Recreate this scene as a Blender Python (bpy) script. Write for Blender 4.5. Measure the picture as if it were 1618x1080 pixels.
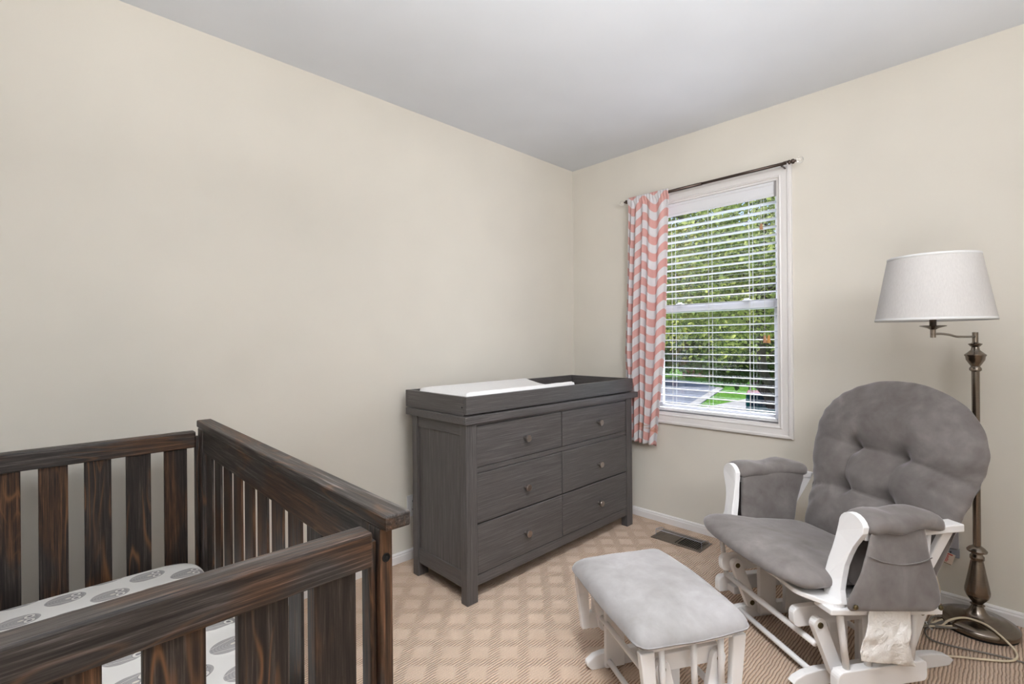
import bpy, bmesh, math, random
import numpy as np
from mathutils import Vector, Matrix, noise
for o in list(bpy.data.objects): bpy.data.objects.remove(o, do_unlink=True)
S = bpy.context.scene
COL = S.collection
R = math.radians
# ------------------------------------------------------------------ camera
FPX = 757.0; CH = 1.181; AZ = R(45.9); ROLL = 0.0086
v = Vector((math.cos(AZ), math.sin(AZ), 0)); r = Vector((math.sin(AZ), -math.cos(AZ), 0)); u = Vector((0, 0, 1))
cX = r*math.cos(ROLL) - u*math.sin(ROLL); cY = r*math.sin(ROLL) + u*math.cos(ROLL); cZ = -v
cam = bpy.data.cameras.new('camera'); cam.lens = FPX/1618*36; cam.sensor_width = 36; cam.shift_y = -3.3/1618
cam.clip_start = 0.02; cam.clip_end = 300
co = bpy.data.objects.new('camera', cam); COL.objects.link(co)
co.matrix_world = Matrix(((cX.x, cY.x, cZ.x, 0), (cX.y, cY.y, cZ.y, 0), (cX.z, cY.z, cZ.z, CH), (0, 0, 0, 1)))
S.camera = co
# ------------------------------------------------------------------ light
W = bpy.data.worlds.new('sky'); S.world = W; W.use_nodes = True
wn = W.node_tree; bg = wn.nodes['Background']
bg.inputs[0].default_value = (0.50, 0.68, 1.0, 1); bg.inputs[1].default_value = 1.5
def lamp(name, kind, loc, rot, energy, color, **kw):
    l = bpy.data.lights.new(name, kind); l.energy = energy; l.color = color
    for k, x in kw.items(): setattr(l, k, x)
    o = bpy.data.objects.new(name, l); COL.objects.link(o); o.location = loc; o.rotation_euler = rot
    return o
def aim(o, target):
    d = Vector(target) - o.location; o.rotation_euler = d.to_track_quat('-Z', 'Y').to_euler()
sun = lamp('sun', 'SUN', (0, 0, 10), (0, 0, 0), 5.2, (1, .96, .88), angle=R(1)); aim(sun, (6.5, -4.5, -0.5))
day = lamp('daylight_at_window', 'AREA', (6.0, 0.9, 3.7), (0, 0, 0), 1250, (.92, .96, 1.0), shape='RECTANGLE', size=3.0, size_y=3.0)
aim(day, (1.6, 1.3, 0.3))
# added fill lamps imitating bounced flash, behind and beside the camera thrown at the ceiling and at the far corner
up1 = lamp('ceiling_bounce', 'AREA', (0.75, -0.35, 1.0), (math.pi, 0, 0), 31, (.97, .985, 1), shape='RECTANGLE', size=1.4, size_y=1.4)
up2 = lamp('ceiling_bounce', 'AREA', (0.25, -.05, 1.85), (math.pi, 0, 0), 66, (.97, .985, 1), shape='RECTANGLE', size=.5, size_y=.5)
cor = lamp('corner_fill_spot', 'SPOT', (.40, -.95, 2.0), (0, 0, 0), 150, (.97, .985, 1), spot_size=R(66), spot_blend=1, shadow_soft_size=.5)
aim(cor, (2.6, 2.0, 1.2))
flo = lamp('floor_fill_spot', 'SPOT', (0.5, .5, 2.36), (0, 0, 0), 150, (.92, .965, 1), spot_size=R(66), spot_blend=1, shadow_soft_size=.15)  # added fill spot brightening the carpet centre; the ceiling has no fixture here
aim(flo, (1.5, .95, 0))
S.view_settings.view_transform = 'Standard'; S.view_settings.look = 'None'
S.view_settings.gamma = 1; S.view_settings.use_curve_mapping = False
S.view_settings.exposure = 0.0
# ------------------------------------------------------------------ node helpers
def srgb(c):
    return tuple(((x/255)/12.92 if x/255 <= .04045 else ((x/255+.055)/1.055)**2.4) for x in c) + (1,)
class N:
    def __init__(s, name):
        s.m = bpy.data.materials.new(name); s.m.use_nodes = True; s.t = s.m.node_tree
        s.b = s.t.nodes['Principled BSDF']; s.out = s.t.nodes['Material Output']
    def n(s, ty, **kw):
        x = s.t.nodes.new(ty)
        for k, val in kw.items(): setattr(x, k, val)
        return x
    def l(s, a, b): s.t.links.new(a, b)
    def set(s, **kw):
        for k, val in kw.items():
            s.b.inputs[k.replace('_', ' ')].default_value = val
    def coord(s, kind='Object', scale=(1, 1, 1), rot=(0, 0, 0), loc=(0, 0, 0)):
        t = s.n('ShaderNodeTexCoord'); mp = s.n('ShaderNodeMapping')
        mp.inputs['Scale'].default_value = scale; mp.inputs['Rotation'].default_value = rot; mp.inputs['Location'].default_value = loc
        s.l(t.outputs[kind], mp.inputs[0]); return mp.outputs[0]
    def noise(s, vec, scale, detail=4, rough=.55, dist=0):
        x = s.n('ShaderNodeTexNoise'); x.inputs['Scale'].default_value = scale; x.inputs['Detail'].default_value = detail
        x.inputs['Roughness'].default_value = rough; x.inputs['Distortion'].default_value = dist
        s.l(vec, x.inputs['Vector']); return x.outputs['Fac']
    def ramp(s, fac, stops, interp='LINEAR'):
        x = s.n('ShaderNodeValToRGB'); cr = x.color_ramp; cr.interpolation = interp
        while len(cr.elements) < len(stops): cr.elements.new(.5)
        for e, (p, c) in zip(cr.elements, stops): e.position = p; e.color = c
        s.l(fac, x.inputs[0]); return x.outputs[0]
    def math(s, op, a, b=None, c=None, clamp=False):
        x = s.n('ShaderNodeMath', operation=op); x.use_clamp = clamp
        for i, q in enumerate((a, b, c)):
            if q is None: continue
            if isinstance(q, (int, float)): x.inputs[i].default_value = q
            else: s.l(q, x.inputs[i])
        return x.outputs[0]
    def mix(s, fac, a, b, mode='MIX'):
        x = s.n('ShaderNodeMix', data_type='RGBA', blend_type=mode)
        for i, q in ((0, fac), (6, a), (7, b)):
            if isinstance(q, (int, float)): x.inputs[i].default_value = q
            elif isinstance(q, tuple): x.inputs[i].default_value = q
            else: s.l(q, x.inputs[i])
        return x.outputs[2]
    def bump(s, h, strength=.3, dist=.002):
        x = s.n('ShaderNodeBump'); x.inputs['Strength'].default_value = strength; x.inputs['Distance'].default_value = dist
        s.l(h, x.inputs['Height']); s.l(x.outputs[0], s.b.inputs['Normal'])
    def sep(s, vec):
        x = s.n('ShaderNodeSeparateXYZ'); s.l(vec, x.inputs[0]); return x.outputs
def plain(name, c, rough=.5, metal=0, **kw):
    k = N(name); k.set(Base_Color=srgb(c), Roughness=rough, Metallic=metal, **kw); return k.m
# ------------------------------------------------------------------ materials
def wall_mat(name, c, sc=60):
    k = N(name); ve = k.coord(); f = k.noise(ve, 1.3, 3)
    c2 = tuple(x*.965 for x in c)
    k.l(k.ramp(f, [(.35, srgb(c)), (.7, srgb(c2))]), k.b.inputs['Base Color'])
    k.set(Roughness=.62, Specular_IOR_Level=.3); k.bump(k.noise(ve, sc*4, 3), .12, .001); return k.m
M_wall = wall_mat('cream_wall_paint', (223, 217, 206))
M_ceil = wall_mat('ceiling_paint', (227, 230, 235))
M_trim = plain('white_trim_paint', (228, 224, 222), .4)
M_white = plain('white_painted_wood', (232, 229, 228), .38)
M_vinyl = plain('white_vinyl', (226, 226, 229), .4)
M_dark = plain('dark_gap', (12, 11, 10), .7)
def carpet():
    k = N('patterned_loop_carpet'); ve = k.coord()
    # wobble
    t = k.n('ShaderNodeTexNoise'); t.inputs['Scale'].default_value = 24; t.inputs['Detail'].default_value = 2; k.l(ve, t.inputs['Vector'])
    sub = k.n('ShaderNodeVectorMath', operation='SUBTRACT'); k.l(t.outputs['Color'], sub.inputs[0]); sub.inputs[1].default_value = (.5, .5, .5)
    scl = k.n('ShaderNodeVectorMath', operation='SCALE'); k.l(sub.outputs[0], scl.inputs[0]); scl.inputs[3].default_value = .0105
    ad = k.n('ShaderNodeVectorMath', operation='ADD'); k.l(ve, ad.inputs[0]); k.l(scl.outputs[0], ad.inputs[1])
    xyz = k.sep(ad.outputs[0])
    rib = k.math('SINE', k.math('MULTIPLY', xyz[1], 2*math.pi/.0104))
    rib = k.math('MULTIPLY_ADD', rib, .5, .5)
    fine = k.noise(ve, 420, 3, .7)
    # diamond lattice squares, 45 degrees to the walls
    rot = k.n('ShaderNodeVectorRotate', rotation_type='Z_AXIS'); rot.inputs['Angle'].default_value = R(-45)
    scl2 = k.n('ShaderNodeVectorMath', operation='ADD'); k.l(ve, scl2.inputs[0]); scl2.inputs[1].default_value = (0, 0, 0)
    k.l(ad.outputs[0], rot.inputs['Vector']); q = k.sep(rot.outputs[0])
    def cell(a, off):
        a = k.math('MULTIPLY_ADD', a, 1/.110, off)
        a = k.math('FRACT', a); a = k.math('SUBTRACT', a, .5); a = k.math('ABSOLUTE', a)
        return a
    cx_, cy_ = cell(q[0], 20.036), cell(q[1], 20.032)
    mx = k.math('MAXIMUM', cx_, cy_)
    sq = k.n('ShaderNodeMapRange'); k.l(mx, sq.inputs[0]); sq.inputs[1].default_value = .36; sq.inputs[2].default_value = .27
    sqf = sq.outputs[0]
    fine2 = k.noise(ve, 200, 3, .8)
    ribc = k.math('MULTIPLY', k.math('POWER', rib, .7), k.math('MULTIPLY_ADD', fine2, .9, .5))
    cr = k.ramp(ribc, [(.05, srgb((140, 110, 86))), (.38, srgb((206, 176, 150))), (.8, srgb((224, 196, 170)))])
    cs = k.ramp(k.noise(ve, 300, 4, .9), [(.34, srgb((160, 130, 106))), (.60, srgb((232, 207, 184)))])
    wx = k.n('ShaderNodeMapRange'); k.l(k.math('MULTIPLY_ADD', xyz[0], -.35, xyz[1]), wx.inputs[0]); wx.inputs[1].default_value = -.05; wx.inputs[2].default_value = .45
    sqf = k.math('MULTIPLY', sqf, k.math('MULTIPLY', wx.outputs[0], .85))
    colr = k.mix(sqf, cr, cs)
    big = k.noise(ve, 2.5, 3)
    colr = k.mix(k.math('MULTIPLY', big, .2), colr, srgb((178, 140, 106)))
    k.l(colr, k.b.inputs['Base Color']); k.set(Roughness=.95, Specular_IOR_Level=.1, Sheen_Weight=.2)
    hgt = k.math('ADD', k.math('MULTIPLY', rib, k.math('SUBTRACT', 1.0, sqf)), k.math('MULTIPLY', fine, .6))
    hgt = k.math('ADD', hgt, k.math('MULTIPLY', sqf, .9))
    k.bump(hgt, .9, .006); return k.m
M_carpet = carpet()
def wood(name, axis, dark, mid, hi, stain=.5, ring=1.0, rough=.5, fs=190, w0=.38, w1=.70):
    """stained pine: grain runs along the given local axis"""
    k = N(name); oi = k.n('ShaderNodeObjectInfo')
    t = k.n('ShaderNodeTexCoord'); ad = k.n('ShaderNodeVectorMath', operation='ADD'); k.l(t.outputs['Object'], ad.inputs[0])
    ms = k.n('ShaderNodeVectorMath', operation='SCALE'); ms.inputs[0].default_value = (7.1, 5.3, 9.7); k.l(oi.outputs['Random'], ms.inputs[3]); k.l(ms.outputs[0], ad.inputs[1])
    def mp(a, b):
        m = k.n('ShaderNodeMapping'); sc = [b, b, b]; sc[axis] = a; m.inputs['Scale'].default_value = sc; k.l(ad.outputs[0], m.inputs[0]); return m.outputs[0]
    fib = k.noise(mp(5, fs), 1, 6, .72)
    blot = k.noise(mp(2.2, 9), ring, 3, .5, .6)
    # contour lines of the blotch noise give cathedral grain
    cont = k.math('MULTIPLY_ADD', k.math('SINE', k.math('MULTIPLY', k.noise(mp(1.6, 13), 1, 2, .4, .3), 85)), .5, .5)
    base = k.ramp(fib, [(w0, dark), ((w0+w1)/2, mid), (w1, hi)])
    br = k.ramp(blot, [(.52, (0, 0, 0, 1)), (.60, (1, 1, 1, 1))])
    brown = k.ramp(fib, [(w0, srgb((30, 21, 16))), ((w0+w1)/2, srgb((78, 52, 34))), (w1, srgb((132, 92, 62)))])
    stripes = k.math('MULTIPLY', k.math('POWER', cont, 7), stain*.55)
    c = k.mix(k.math('MULTIPLY', br, min(stain, .85)), base, brown)
    pm = k.ramp(k.noise(mp(1.1, 5), 2.3, 2), [(.42, (0, 0, 0, 1)), (.6, (1, 1, 1, 1))])
    c = k.mix(k.math('MULTIPLY', stripes, pm), c, srgb((124, 86, 56)))
    k.l(c, k.b.inputs['Base Color']); k.set(Roughness=rough, Specular_IOR_Level=.45)
    k.bump(fib, .35, .0012); return k.m
AX = 'xyz'
CR = [wood('dark_stained_pine_'+AX[a], a, srgb((27, 23, 21)), srgb((60, 54, 51)), srgb((112, 106, 103)), .85) for a in range(3)]
CR_slat = wood('dark_striped_pine', 2, srgb((22, 17, 15)), srgb((48, 40, 36)), srgb((88, 78, 72)), 1.3)
DR = [wood('charcoal_stained_wood_'+AX[a], a, srgb((44, 41, 40)), srgb((82, 78, 77)), srgb((128, 124, 125)), .03, rough=.42, fs=330, w0=.22, w1=.86) for a in range(3)]
def suede(name='taupe_microsuede', cols=((102, 95, 92), (116, 110, 107), (132, 125, 122))):
    k = N(name); ve = k.coord()
    f = k.noise(ve, 7, 5, .6, .5); g = k.noise(ve, 26, 4, .6); h = k.noise(ve, 500, 2)
    c = k.ramp(k.math('ADD', k.math('MULTIPLY', f, .75), k.math('MULTIPLY', g, .25)), [(p_, srgb(q_)) for p_, q_ in zip((.34, .52, .68), cols)])
    k.l(c, k.b.inputs['Base Color'])
    k.set(Roughness=.9, Specular_IOR_Level=.15, Sheen_Weight=.6, Sheen_Roughness=.4)
    k.b.inputs['Sheen Tint'].default_value = srgb((225, 220, 222))
    k.bump(h, .12, .001); return k.m
M_suede = suede()
M_suede_lit = suede('lit_microsuede', ((136, 132, 130), (150, 146, 145), (162, 158, 158)))  # ottoman suede: window light and sheen put into a lighter base colour
def nickel(name, c, rough=.32):
    k = N(name); ve = k.coord(scale=(1, 1, 260)); f = k.noise(ve, 1.0, 2)
    k.l(k.ramp(f, [(.3, srgb(tuple(x*.88 for x in c))), (.7, srgb(c))]), k.b.inputs['Base Color'])
    k.set(Metallic=1, Roughness=rough); return k.m
M_nickel = nickel('brushed_bronze_nickel', (138, 128, 118), .2)
M_knob = nickel('pewter_knob_metal', (176, 166, 160), .3)
M_rod = nickel('dark_rod_metal', (92, 80, 74), .35)
M_bolt = nickel('antique_bolt_metal', (120, 110, 84), .35)
M_shade = N('linen_shade'); _v = M_shade.coord(scale=(1, 1, 1)); _f = M_shade.noise(M_shade.coord(scale=(300, 300, 60)), 1, 2)
M_shade.l(M_shade.ramp(_f, [(.3, srgb((184, 180, 177))), (.7, srgb((192, 188, 185)))]), M_shade.b.inputs['Base Color'])
M_shade.set(Roughness=.8, Transmission_Weight=0.0, Subsurface_Weight=.15, Subsurface_Radius=(.01, .01, .01)); M_shade = M_shade.m
M_trimcloth = plain('shade_trim_tape', (208, 207, 206), .8)
M_slat = plain('grey_white_slat', (206, 206, 214), .45)
def glass(name, rough=0.0, tint=(1, 1, 1, 1)):
    k = N(name); k.set(Base_Color=tint, Roughness=rough, Transmission_Weight=1.0, IOR=1.45); return k.m
M_glassball = glass('clear_glass_ball')
def pane():
    k = N('window_pane_glass'); tr = k.n('ShaderNodeBsdfTransparent'); gl = k.n('ShaderNodeBsdfGlossy'); gl.inputs['Roughness'].default_value = .02
    mx = k.n('ShaderNodeMixShader'); mx.inputs[0].default_value = .05
    k.l(tr.outputs[0], mx.inputs[1]); k.l(gl.outputs[0], mx.inputs[2]); k.l(mx.outputs[0], k.out.inputs[0]); return k.m
M_pane = pane()
def clearplastic():
    k = N('clear_plastic'); tr = k.n('ShaderNodeBsdfTransparent'); tr.inputs[0].default_value = (.95, .955, .965, 1)
    gl = k.n('ShaderNodeBsdfGlossy'); gl.inputs['Roughness'].default_value = .12
    mx = k.n('ShaderNodeMixShader'); mx.inputs[0].default_value = .07
    k.l(tr.outputs[0], mx.inputs[1]); k.l(gl.outputs[0], mx.inputs[2]); k.l(mx.outputs[0], k.out.inputs[0]); return k.m
M_plastic = clearplastic()
M_plasticedge = plain('plastic_edge', (176, 178, 188), .25)
def curtain_mat():
    k = N('pink_wave_cotton'); t = k.n('ShaderNodeTexCoord'); q = k.sep(t.outputs['UV'])
    ph = k.math('MULTIPLY', k.math('SINE', k.math('MULTIPLY', q[0], 2*math.pi/.235)), .32)
    s_ = k.math('FRACT', k.math('ADD', k.math('MULTIPLY', q[1], 1/.104), ph))
    st = k.ramp(s_, [(.0, srgb((230, 227, 229))), (.48, srgb((230, 227, 229))), (.5, srgb((226, 176, 170))), (.97, srgb((226, 176, 170))), (1.0, srgb((230, 227, 229)))])
    # a small rusty stain near the hem
    dz = k.math('ABSOLUTE', k.math('SUBTRACT', k.math('ADD', q[1], k.math('MULTIPLY', q[0], .10)), .135))
    m = k.math('LESS_THAN', dz, .014); nn = k.noise(k.coord('UV', (14, 60, 1)), 1, 3)
    m = k.math('MULTIPLY', m, k.math('MULTIPLY', k.math('GREATER_THAN', nn, .48), .5))
    k.l(k.mix(m, st, srgb((196, 128, 74))), k.b.inputs['Base Color'])
    k.set(Roughness=.9, Specular_IOR_Level=.1, Subsurface_Weight=.0)
    tl = k.n('ShaderNodeBsdfTranslucent'); k.l(st, tl.inputs[0]); mx = k.n('ShaderNodeMixShader'); mx.inputs[0].default_value = .2
    k.l(k.b.outputs[0], mx.inputs[1]); k.l(tl.outputs[0], mx.inputs[2]); k.l(mx.outputs[0], k.out.inputs[0])
    return k.m
M_curtain = curtain_mat()
def owl_mat():
    """white knitted sheet printed with grey owls lying along x"""
    k = N('owl_print_sheet'); t = k.n('ShaderNodeTexCoord'); q = k.sep(t.outputs['Object'])
    PX, PY = .195, .0655
    row = k.math('FLOOR', k.math('MULTIPLY', k.math('ADD', q[1], 5.0), 1/PY))
    par = k.math('MULTIPLY', k.math('MODULO', row, 2.0), .5)
    a = k.math('FRACT', k.math('ADD', k.math('MULTIPLY', k.math('ADD', q[0], 5.0), 1/PX), par))
    b = k.math('FRACT', k.math('MULTIPLY', k.math('ADD', q[1], 5.0), 1/PY))
    x = k.math('MULTIPLY', k.math('SUBTRACT', a, .5), PX); y = k.math('MULTIPLY', k.math('SUBTRACT', b, .5), PY)
    def ell(cx, cy, rx, ry):
        dx = k.math('MULTIPLY', k.math('SUBTRACT', x, cx), 1/rx); dy = k.math('MULTIPLY', k.math('SUBTRACT', y, cy), 1/ry)
        return k.math('SQRT', k.math('ADD', k.math('MULTIPLY', dx, dx), k.math('MULTIPLY', dy, dy)))
    body = ell(0, 0, .046, .034); inb = k.math('LESS_THAN', body, 1.0)
    stripe = k.math('GREATER_THAN', k.math('SINE', k.math('MULTIPLY', k.math('SUBTRACT', body, k.math('MULTIPLY', x, 6)), 34)), .1)
    wing = k.math('LESS_THAN', k.math('ABSOLUTE', k.math('SUBTRACT', k.math('ABSOLUTE', y), k.math('MULTIPLY_ADD', x, .25, .021))), .0007)
    grey = k.mix(k.math('MULTIPLY', stripe, .4), srgb((178, 174, 172)), srgb((142, 138, 138)))
    grey = k.mix(wing, grey, srgb((226, 222, 216)))
    white = srgb((241, 238, 233)); c = k.mix(inb, white, grey)
    for s_ in (-1, 1):
        e = ell(.023, s_*.0135, .0125, .0115)
        c = k.mix(k.math('LESS_THAN', e, 1.0), c, srgb((228, 224, 218)))
        c = k.mix(k.math('LESS_THAN', k.math('ABSOLUTE', k.math('SUBTRACT', e, .97)), .045), c, srgb((120, 116, 118)))
        c = k.mix(k.math('LESS_THAN', e, .46), c, srgb((138, 134, 135)))
    c = k.mix(k.math('LESS_THAN', ell(.006, 0, .007, .0035), 1.0), c, srgb((228, 222, 210)))
    k.l(c, k.b.inputs['Base Color']); k.set(Roughness=.9, Specular_IOR_Level=.1)
    k.bump(k.noise(k.coord(scale=(1, 1, 1)), 330, 2), .2, .002); return k.m
M_owl = owl_mat()
def quilt():
    k = N('white_quilted_cotton'); ve = k.coord()
    vo = k.n('ShaderNodeTexVoronoi'); vo.inputs['Scale'].default_value = 120; k.l(ve, vo.inputs['Vector'])
    k.set(Base_Color=srgb((232, 230, 229)), Roughness=.85); k.bump(vo.outputs['Distance'], .5, .003); return k.m
M_quilt = quilt()
def paper():
    k = N('crumpled_white_paper'); ve = k.coord(); vo = k.n('ShaderNodeTexVoronoi', feature='SMOOTH_F1'); vo.inputs['Scale'].default_value = 26
    k.l(ve, vo.inputs['Vector']); k.set(Base_Color=srgb((240, 236, 232)), Roughness=.7)
    k.bump(k.math('ADD', vo.outputs['Distance'], k.math('MULTIPLY', k.noise(ve, 40, 4, .6, 1.5), .6)), .8, .012); return k.m
M_paper = paper()
# ------------------------------------------------------------------ mesh helpers
def link(name, me, mat, parent=None, loc=(0, 0, 0), rot=(0, 0, 0)):
    o = bpy.data.objects.new(name, me); COL.objects.link(o)
    if mat is not None: me.materials.append(mat)
    o.location = loc; o.rotation_euler = rot
    if parent is not None: o.parent = parent
    return o
def obj(name, bm, mat, parent=None, bevel=0, seg=2, smooth=False, loc=(0, 0, 0), rot=(0, 0, 0), recalc=True):
    if recalc: bmesh.ops.recalc_face_normals(bm, faces=bm.faces)
    me = bpy.data.meshes.new(name); bm.to_mesh(me); bm.free()
    if smooth: me.polygons.foreach_set('use_smooth', [True]*len(me.polygons))
    o = link(name, me, mat, parent, loc, rot)
    if bevel:
        b = o.modifiers.new('bevel', 'BEVEL'); b.width = bevel; b.segments = seg; b.limit_method = 'ANGLE'
    return o
def tag(o, label=None, cat=None, group=None, kind=None):
    for k_, x in (('label', label), ('category', cat), ('group', group), ('kind', kind)):
        if x: o[k_] = x
    return o
def thing(name, label, cat, loc=(0, 0, 0), rz=0, group=None):
    o = bpy.data.objects.new(name, None); COL.objects.link(o); o.empty_display_size = .05
    o.location = loc; o.rotation_euler = (0, 0, rz); return tag(o, label, cat, group)
def struct(name, bm, mat, **kw):
    o = obj(name, bm, mat, **kw); o['kind'] = 'structure'; return o
def box(bm, a, b, mat=None):
    (x0, y0, z0), (x1, y1, z1) = a, b
    vs = [bm.verts.new(Vector(p) if mat is None else mat @ Vector(p)) for p in
          ((x0, y0, z0), (x1, y0, z0), (x1, y1, z0), (x0, y1, z0), (x0, y0, z1), (x1, y0, z1), (x1, y1, z1), (x0, y1, z1))]
    for f in ((0, 3, 2, 1), (4, 5, 6, 7), (0, 1, 5, 4), (1, 2, 6, 5), (2, 3, 7, 6), (3, 0, 4, 7)): bm.faces.new([vs[i] for i in f])
    return bm
def B(a, b): return box(bmesh.new(), a, b)
def prism(pts, axis, a, b, bm=None):
    """extrude a 2-D outline along an axis; pts are the other two coordinates in xyz order"""
    bm = bm or bmesh.new()
    def P3(p, t):
        l = list(p); l.insert(axis, t); return l
    A = [bm.verts.new(P3(p, a)) for p in pts]; C_ = [bm.verts.new(P3(p, b)) for p in pts]
    n = len(pts); bm.faces.new(A); bm.faces.new(C_[::-1])
    for i in range(n): bm.faces.new((A[i], C_[i], C_[(i+1) % n], A[(i+1) % n]))
    return bm
def tube(pts, rad, seg=12, bm=None, caps=True, closed=False):
    bm = bm or bmesh.new(); pts = [Vector(p) for p in pts]; n = len(pts); rings = []
    rads = rad if isinstance(rad, (list, tuple)) else [rad]*n
    prev = None
    for i, p in enumerate(pts):
        d = (pts[min(i+1, n-1)] - pts[max(i-1, 0)]).normalized()
        if prev is None: a = d.orthogonal().normalized()
        else: a = (prev - d*prev.dot(d)).normalized()
        prev = a; b = d.cross(a)
        rings.append([bm.verts.new(p + (a*math.cos(2*math.pi*j/seg) + b*math.sin(2*math.pi*j/seg))*rads[i]) for j in range(seg)])
    for i in range(n-1):
        for j in range(seg): bm.faces.new((rings[i][j], rings[i][(j+1) % seg], rings[i+1][(j+1) % seg], rings[i+1][j]))
    if caps: bm.faces.new(rings[0][::-1]); bm.faces.new(rings[-1])
    return bm
def smooth_path(P, sub=6):
    P = [Vector(p) for p in P]; out = []
    for i in range(len(P)-1):
        p0, p1, p2, p3 = P[max(i-1, 0)], P[i], P[i+1], P[min(i+2, len(P)-1)]
        for k_ in range(sub):
            t = k_/sub
            out.append(.5*((2*p1) + (p2-p0)*t + (2*p0-5*p1+4*p2-p3)*t*t + (3*p1-p0-3*p2+p3)*t**3))
    out.append(P[-1]); return out
def lathe(prof, seg=40, center=(0, 0, 0), bm=None, axis=2):
    bm = bm or bmesh.new(); rings = []
    for (rr, z) in prof:
        ring = []
        for j in range(seg):
            a = 2*math.pi*j/seg; p = [rr*math.cos(a), rr*math.sin(a)]; p.insert(axis, z)
            ring.append(bm.verts.new(Vector(p)+Vector(center)))
        rings.append(ring)
    for i in range(len(rings)-1):
        for j in range(seg): bm.faces.new((rings[i][j], rings[i][(j+1) % seg], rings[i+1][(j+1) % seg], rings[i+1][j]))
    bm.faces.new(rings[0][::-1]); bm.faces.new(rings[-1])
    return bm
def link_bar(p0, p1, width, thick, axis, a0, a1):
    """flat bar with rounded ends from p0 to p1 in the plane perpendicular to axis"""
    d = Vector(p1)-Vector(p0); L = d.length; d.normalize(); n = Vector((-d.y, d.x)); w = width/2; pts = []
    for k_ in range(9):
        a = math.pi*k_/8; pts.append(Vector(p1) + d*w*math.sin(a) + n*w*math.cos(a))
    for k_ in range(9):
        a = math.pi*k_/8; pts.append(Vector(p0) - d*w*math.sin(a) - n*w*math.cos(a))
    return prism([tuple(p) for p in pts], axis, a0, a1)
def cushion(outline, T0, T1, rings=18, p=4.0, surf=None, q=.5):
    """closed pillow over a star-shaped outline [(x,y)...] around its centroid; T0 up thickness, T1 down"""
    n = len(outline); cx = sum(a for a, b in outline)/n; cy = sum(b for a, b in outline)/n
    bm = bmesh.new()
    def layer(sign, T):
        c = bm.verts.new((cx, cy, sign*T + (surf(cx, cy, sign) if surf else 0))); rs = []
        for i in range(1, rings):
            rho = math.sin(math.pi/2*i/rings)
            ring = []
            for (a, b) in outline:
                x = cx+(a-cx)*rho; y = cy+(b-cy)*rho; z = sign*T*max(0, 1-rho**p)**q
                ring.append(bm.verts.new((x, y, z + (surf(x, y, sign) if surf else 0))))
            rs.append(ring)
        return c, rs
    edge = [bm.verts.new((a, b, 0 + (surf(a, b, 0) if surf else 0))) for a, b in outline]
    for sign, T in ((1, T0), (-1, T1)):
        c, rs = layer(sign, T); rs.append(edge)
        for j in range(n): bm.faces.new((c, rs[0][j], rs[0][(j+1) % n]))
        for i in range(len(rs)-1):
            for j in range(n): bm.faces.new((rs[i][j], rs[i+1][j], rs[i+1][(j+1) % n], rs[i][(j+1) % n]))
    return bm
def round_poly(pts, rad, seg=6):
    out = []; n = len(pts)
    rads = rad if isinstance(rad, (list, tuple)) else [rad]*n
    for i in range(n):
        p = Vector(pts[i]); a = (Vector(pts[i-1])-p); b = (Vector(pts[(i+1) % n])-p)
        rr = min(rads[i], a.length*.49, b.length*.49); A = p+a.normalized()*rr; Bq = p+b.normalized()*rr
        for k_ in range(seg+1):
            t = k_/seg; out.append(tuple(A*(1-t)**2 + p*2*t*(1-t) + Bq*t*t))
    return out
def resample(pts, n):
    P = [Vector(p) for p in pts]+[Vector(pts[0])]; d = [0]
    for i in range(len(P)-1): d.append(d[-1]+(P[i+1]-P[i]).length)
    out = []; j = 0
    for k_ in range(n):
        s = d[-1]*k_/n
        while d[j+1] < s: j += 1
        t = (s-d[j])/max(1e-9, d[j+1]-d[j]); out.append(tuple(P[j].lerp(P[j+1], t)))
    return out
def segd(px, py, a, b):
    ax, ay = a; bx, by = b; dx, dy = bx-ax, by-ay; t = max(0, min(1, ((px-ax)*dx+(py-ay)*dy)/(dx*dx+dy*dy)))
    return math.hypot(px-ax-t*dx, py-ay-t*dy)
# ================================================================== ROOM
WX, LY, H = 2.841, 2.262, 2.44          # window wall x, left wall y, ceiling height
BX, BY = -1.35, -1.55                    # walls behind the camera
struct('floor', B((BX-.15, BY-.15, -.12), (WX+.15, LY+.15, 0)), M_carpet)
struct('ceiling', B((BX-.15, BY-.15, H), (WX+.15, LY+.15, H+.15)), M_ceil)
struct('wall_left', B((BX-.15, LY, 0), (WX, LY+.15, H)), M_wall)
struct('wall_back', B((BX-.15, BY-.15, 0), (BX, LY, H)), M_wall)
struct('wall_right', B((BX, BY-.15, 0), (WX, BY, H)), M_wall)
WY0, WY1, WZ0, WZ1 = .850, 1.636, .700, 2.045    # window opening
bm = bmesh.new()
box(bm, (WX, BY-.15, 0), (WX+.15, WY0, H)); box(bm, (WX, WY1, 0), (WX+.15, LY+.15, H))
box(bm, (WX, WY0, 0), (WX+.15, WY1, WZ0)); box(bm, (WX, WY0, WZ1), (WX+.15, WY1, H))
struct('wall_window', bm, M_wall)
def base(name, pts_axis, a, b, side):
    # moulded baseboard profile: (offset from wall, z)
    prof = [(0, 0), (.013, 0), (.013, .036), (.010, .042), (.0105, .047), (.006, .052), (0, .054)]
    if pts_axis == 0: bmm = prism([(side-o_, z) for o_, z in prof], 0, a, b)
    else: bmm = prism([(side-o_, z) for o_, z in prof], 1, a, b)
    return struct(name, bmm, M_trim)
base('baseboard_left', 0, BX, WX-.013, LY)
base('baseboard_window', 1, BY, LY, WX)
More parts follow.
